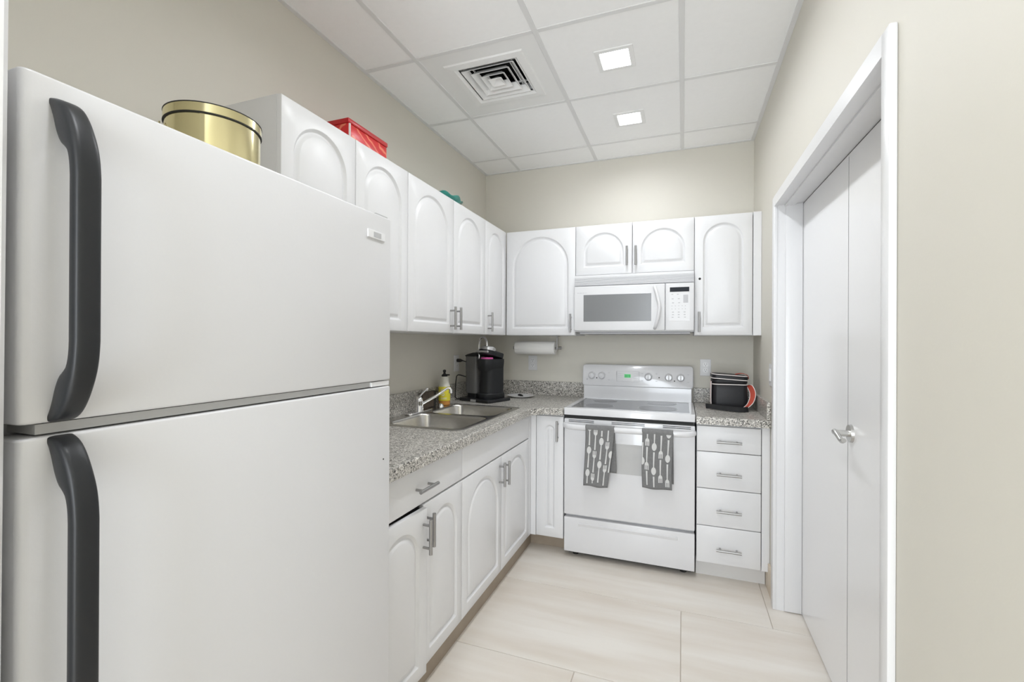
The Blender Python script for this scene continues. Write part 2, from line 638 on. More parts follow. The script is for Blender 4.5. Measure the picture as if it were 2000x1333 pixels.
# ---- suspended ceiling: slab, tiles, tee bars, wall angle
ceiling = struct('ceiling', box(L - .1, R + .2, Y_BACK - .1, D + .1, H + .16, H + .24), 'ceil')
GX = [L, -1.206, -.607, -.009, R]
GY = [Y_BACK, -1.76, -1.15, -.54, .07, .68, 1.285, 1.897, 2.508, 3.137, D]
LIGHT_CELLS = {(2, 8), (2, 7), (2, 6), (2, 4)}  # the passage cell's downlight is added to brighten refrigerator and left wall
VENT_CELL = (1, 7)
LC = {}
for i in range(4):
    for j in range(len(GY) - 1):
        x0, x1, y0, y1 = GX[i] + .001, GX[i + 1] - .001, GY[j] + .001, GY[j + 1] - .001
        if (i, j) == VENT_CELL:
            continue
        if (i, j) in LIGHT_CELLS:
            cx, cy = -.306, (y0 + y1) / 2 + .012
            LC[(i, j)] = (cx, cy)
            s = .066
            bm = boxes([(x0, cx - s, y0, y1, H, H + .015), (cx + s, x1, y0, y1, H, H + .015), (cx - s, cx + s, y0, cy - s, H, H + .015), (cx - s, cx + s, cy + s, y1, H, H + .015)])
        else:
            bm = box(x0, x1, y0, y1, H, H + .015)
        obj('ceiling_tile', bm, 'ceil', ceiling)
for i in (1, 2, 3):
    obj('grid_bar', box(GX[i] - .0115, GX[i] + .0115, Y_BACK, D, H - .004, H + .001, bev=.0012, seg=1), 'bar', ceiling)
for j in range(1, len(GY) - 1):
    for i in range(4):
        obj('grid_bar', box(GX[i] + .0115, GX[i + 1] - .0115, GY[j] - .0115, GY[j] + .0115, H - .0035, H + .001, bev=.0012, seg=1), 'bar', ceiling)
for b in ((L, L + .02, Y_BACK, D), (R - .02, R, Y_BACK, D)):
    obj('wall_angle', box(b[0], b[1], b[2], b[3], H - .005, H), 'bar', ceiling)
obj('wall_angle', box(L + .02, R - .02, D - .02, D, H - .005, H), 'bar', ceiling)
# ---- recessed square downlights
LAB = {(2, 8): 'square recessed downlight nearer the back wall', (2, 7): 'square recessed downlight beside the ceiling air vent', (2, 6): 'square recessed downlight just above the picture edge, before the air vent',
       (2, 4): 'added unseen downlight over the passage, brightening the refrigerator and left wall'}
for k, (cx, cy) in LC.items():
    t = thing('recessed_downlight', LAB[k], 'ceiling light', (cx, cy, H), group='square ceiling downlights')
    bm = bmesh.new()
    sq = lambda s, z: [(cx + a * s, cy + b * s, z) for a, b in ((-1, -1), (1, -1), (1, 1), (-1, 1))]
    bridge(bm, [sq(.088, H), sq(.087, H - .004), sq(.066, H - .005), sq(.063, H - .002), sq(.060, H + .034)])
    obj('trim_ring', bm, 'vent', t)
    obj('diffuser', box(cx - .060, cx + .060, cy - .060, cy + .060, H + .017, H + .023), 'lamp', t)
    o = area_light('downlight', (cx, cy, H + .014), (0, 0, 0), .115, .115, DOWNLIGHT_W * {(2, 8): .62, (2, 7): .92}.get(k, 1), (.925, .96, 1))
# ---- square cone air diffuser in its own metal panel
t = thing('ceiling_air_vent', 'white square cone air diffuser panel set in the ceiling grid', 'air vent', (-.9, 2.2, H))
x0, x1, y0, y1 = GX[1] + .001, GX[2] - .001, GY[7] + .001, GY[8] - .001
vx, vy = -.905, 2.196
obj('panel', boxes([(x0, vx - .15, y0, y1, H, H + .012), (vx + .15, x1, y0, y1, H, H + .012), (vx - .15, vx + .15, y0, vy - .15, H, H + .012), (vx - .15, vx + .15, vy + .15, y1, H, H + .012)]), 'vent', t)
sqv = lambda s, z: [(vx + a * s, vy + b * s, z) for a, b in ((-1, -1), (1, -1), (1, 1), (-1, 1))]
bm = bmesh.new()
bridge(bm, [sqv(.205, H), sqv(.2, H - .006), sqv(.165, H - .008), sqv(.150, H + .004), sqv(.150, H + .10)])
obj('outer_frame', bm, 'vent', t)
bm = bmesh.new()
bridge(bm, [sqv(.150, H + .05), sqv(.150, H + .12)], cap1=True)
obj('throat', bm, 'ventd', t)
for s in (.150, .113, .076):
    bm = bmesh.new()
    so, si = s - .012, s - .037
    bridge(bm, [sqv(so, H - .006), sqv(so + .0015, H - .005), sqv(si + .0015, H + .022), sqv(si, H + .022), sqv(so, H - .006)])
    obj('louver', bm, 'vent', t)
bm = bmesh.new()
bridge(bm, [sqv(.036, H - .006), sqv(.034, H - .008), sqv(.004, H - .006 + .022)], cap1=True)
bridge(bm, [sqv(.036, H - .006), sqv(.004, H + .020)])
obj('louver', bm, 'vent', t)
bm = bmesh.new()
for s in (-.10, .10):
    add_box(bm, vx + s - .003, vx + s + .003, vy - .148, vy + .148, H + .030, H + .038)
    add_box(bm, vx - .148, vx + .148, vy + s - .003, vy + s + .003, H + .030, H + .038)
obj('louver_strut', bm, 'vent', t)


# =================================================================== WALL CABINETS
def shell(x0, x1, y0, y1, z0, z1, open_top=False, t=.016):
    l = [(x0, x0 + t, y0, y1, z0, z1), (x1 - t, x1, y0, y1, z0, z1), (x0 + t, x1 - t, y0, y1, z0, z0 + t), ]
    if not open_top:
        l.append((x0 + t, x1 - t, y0, y1, z1 - t, z1))
    return l


def unit(name, label, face, a0, a1, z0, z1, plane, back, group, extra=None, open_top=False):
    """cabinet with its carcass; face 'L' = left run (front +X), 'B' = back run (front -Y)"""
    fr = plane - .0195 if face == 'L' else plane + .0195
    g = .0006
    if face == 'L':
        loc = ((back + fr) / 2, (a0 + a1) / 2, z0)
    else:
        loc = ((a0 + a1) / 2, (back + fr) / 2, z0)
    u = thing(name, label, 'cabinet', loc, group=group)
    t = .016
    if face == 'L':
        lst = [(back, fr, a0 + g, a0 + t, z0, z1), (back, fr, a1 - t, a1 - g, z0, z1), (back, fr, a0 + t, a1 - t, z0, z0 + t), (back, back + .006, a0 + t, a1 - t, z0 + t, z1 - t)]
        if not open_top:
            lst.append((back, fr, a0 + t, a1 - t, z1 - t, z1))
    else:
        lst = [(a0 + g, a0 + t, fr, back, z0, z1), (a1 - t, a1 - g, fr, back, z0, z1), (a0 + t, a1 - t, fr, back, z0, z0 + t), (a0 + t, a1 - t, back - .006, back, z0 + t, z1 - t)]
        if not open_top:
            lst.append((a0 + t, a1 - t, fr, back, z1 - t, z1))
    obj('carcass', boxes(lst), 'cab', u)
    return u


WG = 'white arched wall cabinets'
u0, u1, u2, u3, u4 = 1.1037, 1.4587, 1.8217, 2.2747, 2.7106
hz = UZ0 + .083
LB = L + .001
u = unit('wall_cabinet', 'double-door wall cabinet standing over the refrigerator corner, red tin on top', 'L', u0, u2, UZ0, UZ1, UX, LB, WG)
put_front(u, 'L', UX, u0, u1, UZ0, UZ1, (u1 - .03, hz))
put_front(u, 'L', UX, u1, u2, UZ0, UZ1, (u1 + .03, hz))
u = unit('wall_cabinet', 'double-door wall cabinet above the sink with a pair of bar handles meeting in the middle', 'L', u2, u4, UZ0, UZ1, UX, LB, WG)
put_front(u, 'L', UX, u2, u3, UZ0, UZ1, (u3 - .036, hz))
put_front(u, 'L', UX, u3, u4, UZ0, UZ1, (u3 + .03, hz))
u = unit('wall_cabinet', 'narrow single-door wall cabinet in the inner corner above the coffee maker', 'L', u4, UY + .0, UZ0, UZ1, UX, LB, WG)
put_front(u, 'L', UX, u4, UY, UZ0, UZ1, (u4 + .045, hz))
b0, b1, b2, b3, b4 = UX, -.6866, -.3115, .0658, .3924
DB = D - .001
u = unit('wall_cabinet', 'wide single-door wall cabinet over the paper towel roll', 'B', b0 + .001, b1, UZ0, UZ1, UY, DB, WG)
put_front(u, 'B', UY, b0 + .0008, b1, UZ0, UZ1, (b1 - .030, hz))
u = unit('wall_cabinet', 'short double-door wall cabinet above the microwave', 'B', b1, b3, 1.772, UZ1, UY, DB, WG)
put_front(u, 'B', UY, b1, b2, 1.775, UZ1, (b2 - .032, 1.888), m=.052)
put_front(u, 'B', UY, b2, b3, 1.775, UZ1, (b2 + .024, 1.886), m=.052)
u = unit('wall_cabinet', 'tall single-door wall cabinet right of the microwave against the right wall', 'B', b3, R - .001, UZ0, UZ1, UY, DB, WG)
d = put_front(u, 'B', UY, b3, b4, UZ0, UZ1, (b3 + .028, hz))
obj('filler_strip', box(b4 + .002, R - .001, UY + .001, UY + .019, UZ0, UZ1, bev=.001), 'cab', u)
bm = bmesh.new()
add_cyl(bm, (.0975, UY - .0005, 1.721), (.0975, UY + .004, 1.721), .0075, n=16)
obj('bolt_hole', bm, 'bmatte', d, label='small round black hole in the door edge')

# =================================================================== BASE CABINETS
BG = 'white base cabinets'
KZ = .104
e0, e1, e2, e3, e4 = 1.170, 1.483, 1.806, 2.272, 2.735
u = unit('base_cabinet', 'base cabinet beside the refrigerator with one drawer and a door left ajar', 'L', e0, e2, KZ, CB - .0005, BX, LB, BG)
put_front(u, 'L', BX, e0, e2, .722, CB - .008, ((e0 + e2) / 2 - .012, .787), horizontal=True, plain=True, name='drawer_front')
put_front(u, 'L', BX, e0, e1, KZ - .003, .712, (e1 - .026, .615), swing=-.062, label='door standing slightly ajar')
put_front(u, 'L', BX, e1, e2, KZ, .717, (e1 + .026, .619))
obj('toe_kick', box(-.957, -.935, e0, e2, .0, KZ - .001), 'kick', u)
u = unit('base_cabinet', 'double-door sink base cabinet under the stainless sink', 'L', e2, e4, KZ, CB - .0005, BX, LB, BG, open_top=True)
put_front(u, 'L', BX, e2, e4, .722, CB - .008, plain=True, name='false_drawer_front')
put_front(u, 'L', BX, e2, e3, KZ, .717, (e3 - .034, .628))
put_front(u, 'L', BX, e3, e4, KZ, .717, (e3 + .030, .621))
obj('filler_strip', box(BX - .019, BX - .001, e4 + .001, BY + .012, KZ, CB - .001), 'cab', u)
obj('toe_kick', box(-.957, -.935, e2, 2.885, .0, KZ - .001), 'kick', u)
rx0, rx1 = -.6845, .0680
u = unit('base_cabinet', 'very narrow single-door base cabinet left of the range', 'B', -.880, rx0 - .006, KZ, CB - .0005, BY, DB, BG)
put_front(u, 'B', BY, -.866, rx0 - .004, KZ, CB - .010, (-.724, .772), m=.056)
obj('filler_strip', box(BX, -.867, BY + .001, BY + .019, KZ, CB - .001), 'cab', u)
obj('toe_kick', box(-.935, rx0 - .004, 2.885, 2.905, .0, KZ - .001), 'kick', u)
u = unit('drawer_cabinet', 'four-drawer base cabinet right of the range', 'B', rx1 + .007, R - .001, KZ - .004, CB - .0005, BY, DB, BG)
zz = [.099, .3055, .513, .718, .862]
for k in range(4):
    put_front(u, 'B', BY, rx1 + .007, .3985, zz[k], zz[k + 1], (.2385, (.188, .399, .602, .780)[k]), horizontal=True, plain=True, name='drawer')
obj('filler_strip', box(.400, R - .001, BY + .001, BY + .019, KZ - .004, CB - .001), 'cab', u)
obj('toe_kick', box(rx1 + .007, R - .012, 2.845, 2.863, .0, KZ - .005), 'kickw', u)

# =================================================================== WORKTOPS
CE = .028


def offset_poly(p, d):
    out = []
    n = len(p)
    for i in range(n):
        a, b, c = Vector(p[i - 1]), Vector(p[i]), Vector(p[(i + 1) % n])
        n1 = Vector((-(b - a).y, (b - a).x)).normalized()
        n2 = Vector((-(c - b).y, (c - b).x)).normalized()
        m = (n1 + n2).normalized()
        out.append(tuple(b + m * (d / max(.2, m.dot(n1)))))
    return out


SX0, SX1, SY0, SY1 = -1.462, -.938, 1.872, 2.690     # sink rim
hole = rrect(SX0 + .02, SX1 - .02, SY0 + .02, SY1 - .02, .05, 5)


def worktop(poly, holes):
    bm = bmesh.new()
    c = .006
    top = fill_holes(bm, offset_poly(poly, c), holes, CT)
    mid = ring_down(bm, top[0], offset_poly(poly, c * .3), CT - c * .3)
    mid = ring_down(bm, mid, poly, CT - c)
    ring_down(bm, mid, poly, CB)
    for lp, h in zip(top[1:], holes):
        ring_down(bm, lp, h, CB)
    fill_holes(bm, poly, holes, CB)
    bmesh.ops.remove_doubles(bm, verts=bm.verts, dist=1e-5)
    return bm


ex, ey = BX + CE, BY - CE
poly = [(L + .001, 1.10), (ex, 1.10), (ex, ey - .062), (ex + .052, ey), (rx0 - .003, ey), (rx0 - .003, D - .001), (L + .001, D - .001)]
w1 = thing('worktop', 'speckled grey laminate worktop holding the sink and coffee maker', 'worktop', (-1.2, 2.2, CB))
obj('top_slab', worktop(poly, [hole]), 'granite', w1)
obj('backsplash', box(L + .001, L + .020, 1.10, D - .001, CT, 1.030, bev=.002), 'granite', w1)
obj('backsplash', box(L + .021, rx0 - .003, D - .020, D - .001, CT, 1.020, bev=.002), 'granite', w1)
w2 = thing('worktop', 'short speckled grey laminate worktop under the lunch bag', 'worktop', (.25, 3.1, CB))
obj('top_slab', worktop([(rx1 + .004, ey), (R - .001, ey), (R - .001, D - .001), (rx1 + .004, D - .001)], []), 'granite', w2)
tag(obj('backsplash', box(rx1 + .004, R - .001, D - .020, D - .001, CT, 1.012, bev=.002), 'granite'), 'speckled grey backsplash strip behind the lunch bag', 'backsplash')
tag(obj('side_splash', box(R - .020, R - .001, ey + .004, D - .021, CT, 1.008, bev=.002), 'granite'), 'speckled grey splash strip along the right wall beside the lunch bag', 'backsplash')

# =================================================================== SINK + FAUCET
sink = thing('kitchen_sink', 'double-bowl stainless steel drop-in sink', 'sink', (-1.2, 2.28, CT))
bowls = [(SX0 + .088, SX1 - .030, SY0 + .034, 2.262), (SX0 + .088, SX1 - .030, 2.300, SY1 - .034)]
bm = bmesh.new()
tops = [rrect(*b, .062, 7) for b in bowls]
ZR = CT + .0035
lo = fill_holes(bm, rrect(SX0 + .003, SX1 - .003, SY0 + .003, SY1 - .003, .03, 7), tops, ZR)
v = ring_down(bm, lo[0], rrect(SX0, SX1, SY0, SY1, .032, 7), ZR - .0015)
ring_down(bm, v, rrect(SX0, SX1, SY0, SY1, .032, 7), CT + .0003)
obj('rim', bm, 'inox', sink, smooth=35)
for b in bowls:
    bm = bmesh.new()
    rings = []
    for ins, z, r in ((0, ZR, .062), (.004, ZR - .004, .058), (.006, ZR - .012, .057), (.014, CT - .13, .055), (.020, CT - .152, .052), (.036, CT - .167, .045), (.07, CT - .172, .03)):
        rings.append([(p[0], p[1], z) for p in rrect(b[0] + ins, b[1] - ins, b[2] + ins, b[3] - ins, r, 7)])
    bridge(bm, rings, cap1=True)
    bo = obj('bowl', bm, 'inox', sink, smooth=50)
    bm = bmesh.new()
    lathe(bm, [(.001, CT - .169), (.03, CT - .169), (.042, CT - .1705), (.045, CT - .172)], 20, ((b[0] + b[1]) / 2, (b[2] + b[3]) / 2))
    obj('drain', bm, 'steel', bo, smooth=True)
fx, fy = -1.418, 2.285
fau = thing('faucet', 'chrome single-lever faucet with a long rising spout on the sink deck', 'faucet', (fx, fy, ZR))
bm = bmesh.new()
prism(bm, rrect(fx - .026, fx + .026, fy - .125, fy + .125, .025, 6), 'z', ZR, ZR + .007, bev=.003)
obj('deck_plate', bm, 'chrome', fau, smooth=35)
bm = bmesh.new()
lathe(bm, [(.026, ZR + .006), (.0235, ZR + .03), (.022, ZR + .055), (.0235, ZR + .062), (.021, ZR + .078), (.012, ZR + .088), (.0001, ZR + .090)], 20, (fx, fy))
obj('valve_body', bm, 'chrome', fau, smooth=50)
bm = bmesh.new()
tip = Vector((-1.290, 2.375, CT + .134))
sp = smooth_path([(fx + .012, fy + .004, ZR + .045), (fx + .035, fy + .018, ZR + .060), (fx + .09, fy + .052, ZR + .096), tip, (tip.x + .016, tip.y + .010, tip.z + .001), (tip.x + .022, tip.y + .013, tip.z - .010)], 6)
add_tube(bm, sp, .0078, 12)
obj('spout', bm, 'chrome', fau, smooth=60)
bm = bmesh.new()
add_cyl(bm, (tip.x + .022, tip.y + .013, tip.z - .004), (tip.x + .022, tip.y + .013, tip.z - .026), .0105, n=14)
obj('aerator', bm, 'chrome', fau, smooth=40)
bm = bmesh.new()
add_tube(bm, smooth_path([(fx, fy, ZR + .080), (fx - .005, fy + .035, ZR + .098), (fx - .008, fy + .095, ZR + .120)], 5), .006, 10)
lathe(bm, [(.0001, ZR + .109), (.009, ZR + .113), (.0115, ZR + .121), (.009, ZR + .129), (.0001, ZR + .133)], 14, (fx - .008, fy + .098))
obj('lever', bm, 'chrome', fau, smooth=60)
bm = bmesh.new()
lathe(bm, [(.020, ZR + .0005), (.019, ZR + .012), (.012, ZR + .022), (.0001, ZR + .025)], 18, (-1.40, 2.505))
tag(obj('sink_hole_cover', bm, 'chrome', smooth=50), 'small chrome dome covering the spare hole on the sink deck beside the faucet', 'hole cover')

# =================================================================== REFRIGERATOR
FX, FY0, FY1 = -.760, .3149, 1.0769
fr = thing('refrigerator', 'white top-freezer refrigerator with black handles', 'refrigerator', (-1.1, .7, 0))
obj('body', box(L + .045, FX - .075, FY0 + .006, FY1 - .004, .02, 1.650, bev=.006), 'fridge', fr)
obj('door_gasket', boxes([(FX - .075, FX - .060, FY0 + .014, FY1 - .012, 1.226, 1.650), (FX - .075, FX - .060, FY0 + .014, FY1 - .012, .11, 1.192), (FX - .073, FX - .010, FY0 + .02, FY1 - .015, 1.2035, 1.2165)]), 'gasket', fr)
DT = .062


def fdoor(name, z0, z1):
    bm = bmesh.new()
    # gently rounded near and far vertical edges
    prof = [(FX - DT, FY1), (FX - .006, FY1), (FX - .0015, FY1 - .0018), (FX, FY1 - .006), (FX, FY0 + .012), (FX - .001, FY0 + .006), (FX - .004, FY0 + .002), (FX - .009, FY0), (FX - DT, FY0)]
    prism(bm, prof, 'z', z0, z1, bev=.004, seg=3)
    return obj(name, bm, 'fridge', fr, smooth=40)


fd1 = fdoor('freezer_door', 1.2185, 1.662)
fd2 = fdoor('fresh_food_door', .105, 1.2010)
obj('kick_grille', box(FX - .09, FX - .05, FY0 + .01, FY1 - .01, .02, .095), 'gasket', fr)


def fhandle(parent, zt, zb, Y0=.3425, Y1=.3705):
    """tall bar swept out of the door at one or both ends; zt/zb are the roots"""
    s = 1 if zt > zb else -1
    X = lambda d: FX + d
    top = [(0, 0), (.012, .003), (.026, .012), (.040, .030), (.051, .054), (.0575, .080), (.060, .105)]
    inn = [(.040, .105), (.0385, .088), (.034, .074), (.026, .067), (.017, .060), (.009, .045), (.004, .026), (0, .012)]

    def resample(q, n=20):
        pts = smooth_path([(a, b, 0) for a, b in q], 8)
        cum = [0]
        for a, b in zip(pts, pts[1:]):
            cum.append(cum[-1] + (b - a).length)
        out = []
        for k in range(n):
            t_ = cum[-1] * k / (n - 1)
            m_ = max(x for x in range(len(cum)) if cum[x] <= t_ + 1e-9)
            if m_ >= len(pts) - 1:
                out.append(pts[-1])
            else:
                out.append(pts[m_].lerp(pts[m_ + 1], (t_ - cum[m_]) / (cum[m_ + 1] - cum[m_])))
        return [(p.x, p.y) for p in out]
    top, inn = resample(top), resample(inn[::-1])
    outer = [(X(d), zt - s * z) for d, z in top] + [(X(d), zb + s * z) for d, z in reversed(top)]
    inner = [(X(d), zt - s * z) for d, z in inn] + [(X(d), zb + s * z) for d, z in reversed(inn)]
    yc, hw = (Y0 + Y1) / 2, (Y1 - Y0) / 2
    rings = []
    for (ox, oz), (ix, iz) in zip(outer, inner):     # rounded cross-section between the outer and inner curves
        ring = []
        for k in range(28):
            a = 2 * PI * k / 28
            ca, sa = math.cos(a), math.sin(a)
            f = .5 + .5 * math.copysign(abs(ca) ** .5, ca)
            ring.append((ix + (ox - ix) * f, yc + hw * math.copysign(abs(sa) ** .5, sa), iz + (oz - iz) * f))
        rings.append(ring)
    bm = bmesh.new()
    bridge(bm, rings, cap0=True, cap1=True)
    obj('handle', bm, 'black', parent, smooth=60)


fhandle(fd1, 1.636, 1.2185)
fhandle(fd2, 1.2010, .52)
b = obj('badge', box(FX - .001, FX + .0035, .974, 1.045, 1.5935, 1.6145, bev=.001), 'plastic', fd1)
obj('badge_emblem', box(FX + .003, FX + .0042, .996, 1.027, 1.5975, 1.6105), 'greyp', b)
bm = boxes([(FX - .055, FX - .008, 1.020, 1.072, 1.6625, 1.668), (FX - .09, FX - .03, .985, 1.072, 1.652, 1.6615)], bev=.0015)
obj('top_hinge', bm, 'gasket', fr)
obj('middle_hinge', boxes([(FX - .06, FX - .004, 1.000, 1.0760, 1.2035, 1.2160), (FX - .06, FX - .012, .930, 1.000, 1.2055, 1.2140)], bev=.001), 'plastic', fr)
bm = bmesh.new()
add_cyl(bm, (FX - .001, 1.046, 1.0045), (FX + .0008, 1.046, 1.0045), .0022, n=10)
obj('chip_mark', bm, 'bmatte', fd2)

# ---- gold tin on the refrigerator
tc = (-1.084, .803)
tin = thing('gold_tin', 'round shiny gold tin with black-edged lid on top of the refrigerator', 'tin', (tc[0], tc[1], 1.650))
bm = bmesh.new()
lathe(bm, [(.0995, 1.6505), (.1000, 1.653), (.1000, 1.838), (.0985, 1.840)], 56, tc)
obj('can', bm, 'gold', tin, smooth=30)
bm = bmesh.new()
lathe(bm, [(.1010, 1.8405), (.1025, 1.842), (.1025, 1.862), (.101, 1.864), (.0955, 1.8645), (.095, 1.861), (.0001, 1.861)], 56, tc)
lid = obj('lid', bm, 'gold', tin, smooth=30)
for z in (1.8400, 1.8630):
    bm = bmesh.new()
    lathe(bm, [(.1000, z - .0016), (.1033, z - .0014), (.1033, z + .0006), (.1000, z + .0008)], 56, tc)
    obj('lid_edge', bm, 'bmatte', lid, smooth=30)
bm = bmesh.new()
add_box(bm, tc[0] + .0985, tc[0] + .1005, tc[1] - .0045, tc[1] + .0045, 1.6515, 1.839, mtx=None)
bmesh.ops.rotate(bm, verts=bm.verts, cent=(tc[0], tc[1], 0), matrix=Matrix.Rotation(math.radians(-50), 3, 'Z'))
obj('seam', bm, 'gold', tin)
ea = math.radians(-120)
ep = Vector((tc[0] + .102 * math.cos(ea), tc[1] + .102 * math.sin(ea), 1.822))
bm = bmesh.new()
out = Vector((math.cos(ea), math.sin(ea), 0))
tan = Vector((-math.sin(ea), math.cos(ea), 0))
add_tube(bm, [ep + out * .006 + tan * .011 * math.cos(a) + Vector((0, 0, 1)) * (.013 * math.sin(a) - .004) for a in [2 * PI * i / 18 for i in range(19)]], .0016, 8)
obj('ring_handle', bm, 'gold', tin, smooth=60)
bm = bmesh.new()
add_cyl(bm, ep - out * .004, ep + out * .010, .003, n=10)
obj('rivet', bm, 'gold', tin)

# =================================================================== THINGS ON TOP OF THE CABINETS
rb = thing('red_tin_box', 'rectangular red printed tin box with hinged lid on top of the wall cabinet', 'tin box', (-1.34, 1.61, UZ1))
ry0, ry1, rX0, rX1 = 1.484, 1.738, -1.452, -1.252
obj('box_body', box(rX0, rX1, ry0, ry1, UZ1 + .0005, 2.196, bev=.004), 'red', rb, smooth=35)
obj('lid', box(rX0 - .003, rX1 + .003, ry0 - .003, ry1 + .003, 2.196, 2.2155, bev=.003), 'redp', rb, smooth=35)
bm = bmesh.new()
add_cyl(bm, (rX1 + .001, ry0 + .0065, UZ1 + .001), (rX1 + .001, ry0 + .0065, 2.194), .0045, n=10)
obj('corner_seam', bm, 'piping', rb, smooth=40)
bm = bmesh.new()
N = 64
prof = [(.035, .002), (.06, .004), (.10, .018), (.135, .040), (.165, .056), (.172, .062)]
rings = []
c0 = (-1.365, 2.420)
for k, (r, z) in enumerate(prof):
    amp = .10 * (k / 5) ** 2
    rings.append([(c0[0] + r * (1 + amp * .35 * math.cos(9 * a)) * math.cos(a) * .72, c0[1] + r * (1 + amp * .35 * math.cos(9 * a)) * math.sin(a), UZ1 + z + amp * .06 * math.cos(9 * a)) for a in [2 * PI * i / N for i in range(N)]])
inner = [[(p[0] * .985 + c0[0] * .015, p[1] * .985 + c0[1] * .015, p[2] + .004) for p in r] for r in reversed(rings)]
bridge(bm, rings + inner, cap0=True, cap1=True)
tag(obj('teal_dish', bm, 'teal', smooth=50), 'ruffled teal glass dish on top of the wall cabinet near the corner', 'dish')

# =================================================================== MICROWAVE
MY = 3.030
mw_ = thing('microwave', 'white over-the-range microwave under the short wall cabinet', 'microwave', (-.31, 3.2, 1.377))
mx0, mx1 = -.6845, .0645
obj('housing', box(mx0, mx1, MY + .030, DB, 1.392, 1.7715, bev=.002), 'plastic', mw_)
bm = bmesh.new()
prism(bm, [(MY + .012, 1.699), (MY + .030, 1.699), (MY + .040, 1.764), (MY + .034, 1.764)], 'x', mx0, mx1)
gr = obj('vent_grille', bm, 'lightp', mw_)
for k in range(7):
    z = 1.705 + k * .0085
    yy = MY + .0135 + (z - 1.699) / .065 * .0215
    obj('slat', box(mx0 + .003, mx1 - .003, yy - .005, yy + .003, z - .0012, z + .0026), 'plastic', gr)
dr = obj('door', box(mx0, -.1055, MY, MY + .032, 1.3985, 1.6945, bev=.006, seg=3), 'plastic', mw_, smooth=35)
obj('window', box(-.620, -.188, MY - .0015, MY + .004, 1.460, 1.6365, bev=.001), 'mwin', dr)
bm = bmesh.new()
hp = smooth_path([(-.168, MY + .002, 1.676), (-.163, MY - .022, 1.662), (-.148, MY - .036, 1.610), (-.137, MY - .040, 1.545), (-.146, MY - .036, 1.478), (-.160, MY - .022, 1.428), (-.166, MY + .002, 1.414)], 6)
add_tube(bm, hp, .0105, 12)
obj('handle', bm, 'plastic', dr, smooth=60)
bm = bmesh.new()
for k, wd in enumerate((.006, .004, .007, .004, .006, .003, .005)):
    add_box(bm, -.662 + k * .0092, -.662 + k * .0092 + wd, MY - .0006, MY + .001, 1.6485, 1.6515)
obj('brand_lettering', bm, 'lightp', dr)
cp = obj('control_panel', box(-.1025, mx1, MY, MY + .032, 1.3985, 1.6945, bev=.005, seg=3), 'plastic', mw_, smooth=35)
obj('display', box(-.077, .036, MY - .0012, MY + .002, 1.640, 1.668), 'disp', cp)
obj('keypad', box(-.080, .040, MY - .0008, MY + .002, 1.458, 1.634), 'plastic', cp)
bm = bmesh.new()
for z, xs in ((1.624, (-.062, -.030)), (1.596, (-.060, -.024)), (1.571, (-.058, -.022)), (1.552, (-.064, -.044, -.024, -.004, .014)), (1.533, (-.064, -.044, -.024, -.004, .014)), (1.513, (-.058, -.024, .010)), (1.497, (-.058, -.024, .010)), (1.481, (-.060, -.024, .012))):
    for x in xs:
        wd = .004 if len(xs) == 5 else .011
        add_box(bm, x - wd / 2, x + wd / 2, MY - .0013, MY + .001, z - .002, z + .002)
obj('key_marks', bm, 'greyp', cp, kind='stuff')
obj('key_pad_patch', box(.002, .030, MY - .0011, MY + .001, 1.570, 1.620), 'lightp', cp)
obj('bottom_grille', box(mx0 + .030, mx1 - .020, MY + .045, DB - .02, 1.3775, 1.3915, bev=.003), 'lightp', mw_)

# =================================================================== RANGE
rg = thing('electric_range', 'white freestanding electric range with glass cooktop', 'range', (-.31, 3.1, 0))
RF = BY - .002
obj('body', box(rx0 + .004, rx1 - .004, RF + .040, 3.395, .045, .885), 'enamel', rg)
for x in (rx0 + .06, rx1 - .06):
    for yv in (RF + .07, 3.33):
        bm = bmesh.new()
        add_cyl(bm, (x, yv, 0), (x, yv, .05), .018, n=12)
        obj('foot', bm, 'bmatte', rg)
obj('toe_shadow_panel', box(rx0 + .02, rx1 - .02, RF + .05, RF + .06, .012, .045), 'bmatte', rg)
dw = obj('storage_drawer', box(rx0 + .001, rx1 - .001, RF, RF + .038, .036, .2475, bev=.005, seg=3), 'enamel', rg, smooth=35)
bm = bmesh.new()
prism(bm, [(RF - .0045, .214), (RF + .002, .222), (RF + .002, .190)], 'x', rx0 + .09, rx1 - .09, bev=.002)
obj('finger_lip', bm, 'enamel', dw, smooth=50)
od = obj('oven_door', box(rx0 + .001, rx1 - .001, RF - .004, RF + .038, .2655, .8545, bev=.006, seg=3), 'enamel', rg, smooth=35)
obj('oven_window', box(-.520, -.098, RF - .0055, RF, .545, .722, bev=.001), 'ovenwin', od)
for a, b_ in ((-.655, -.500), (-.395, -.205), (-.105, .045)):
    for z in (.8375, .8465):
        obj('vent_slot', box(a, b_, RF - .0055, RF, z - .0016, z + .0016), 'bmatte', od)
bm = bmesh.new()
hp = smooth_path([(rx0 + .004, RF - .002, .815), (rx0 + .014, RF - .028, .815), (rx0 + .06, RF - .050, .812), (rx0 + .2, RF - .054, .811), (-.31, RF - .054, .811), (rx1 - .2, RF - .054, .811), (rx1 - .06, RF - .050, .812), (rx1 - .014, RF - .028, .815), (rx1 - .004, RF - .002, .815)], 6)
add_tube(bm, hp, .0165, 14, flat=.62)
obj('handle', bm, 'enamel', od, smooth=60)
obj('manifold_gap', box(rx0 + .006, rx1 - .006, RF + .012, RF + .040, .850, .880), 'bmatte', rg)
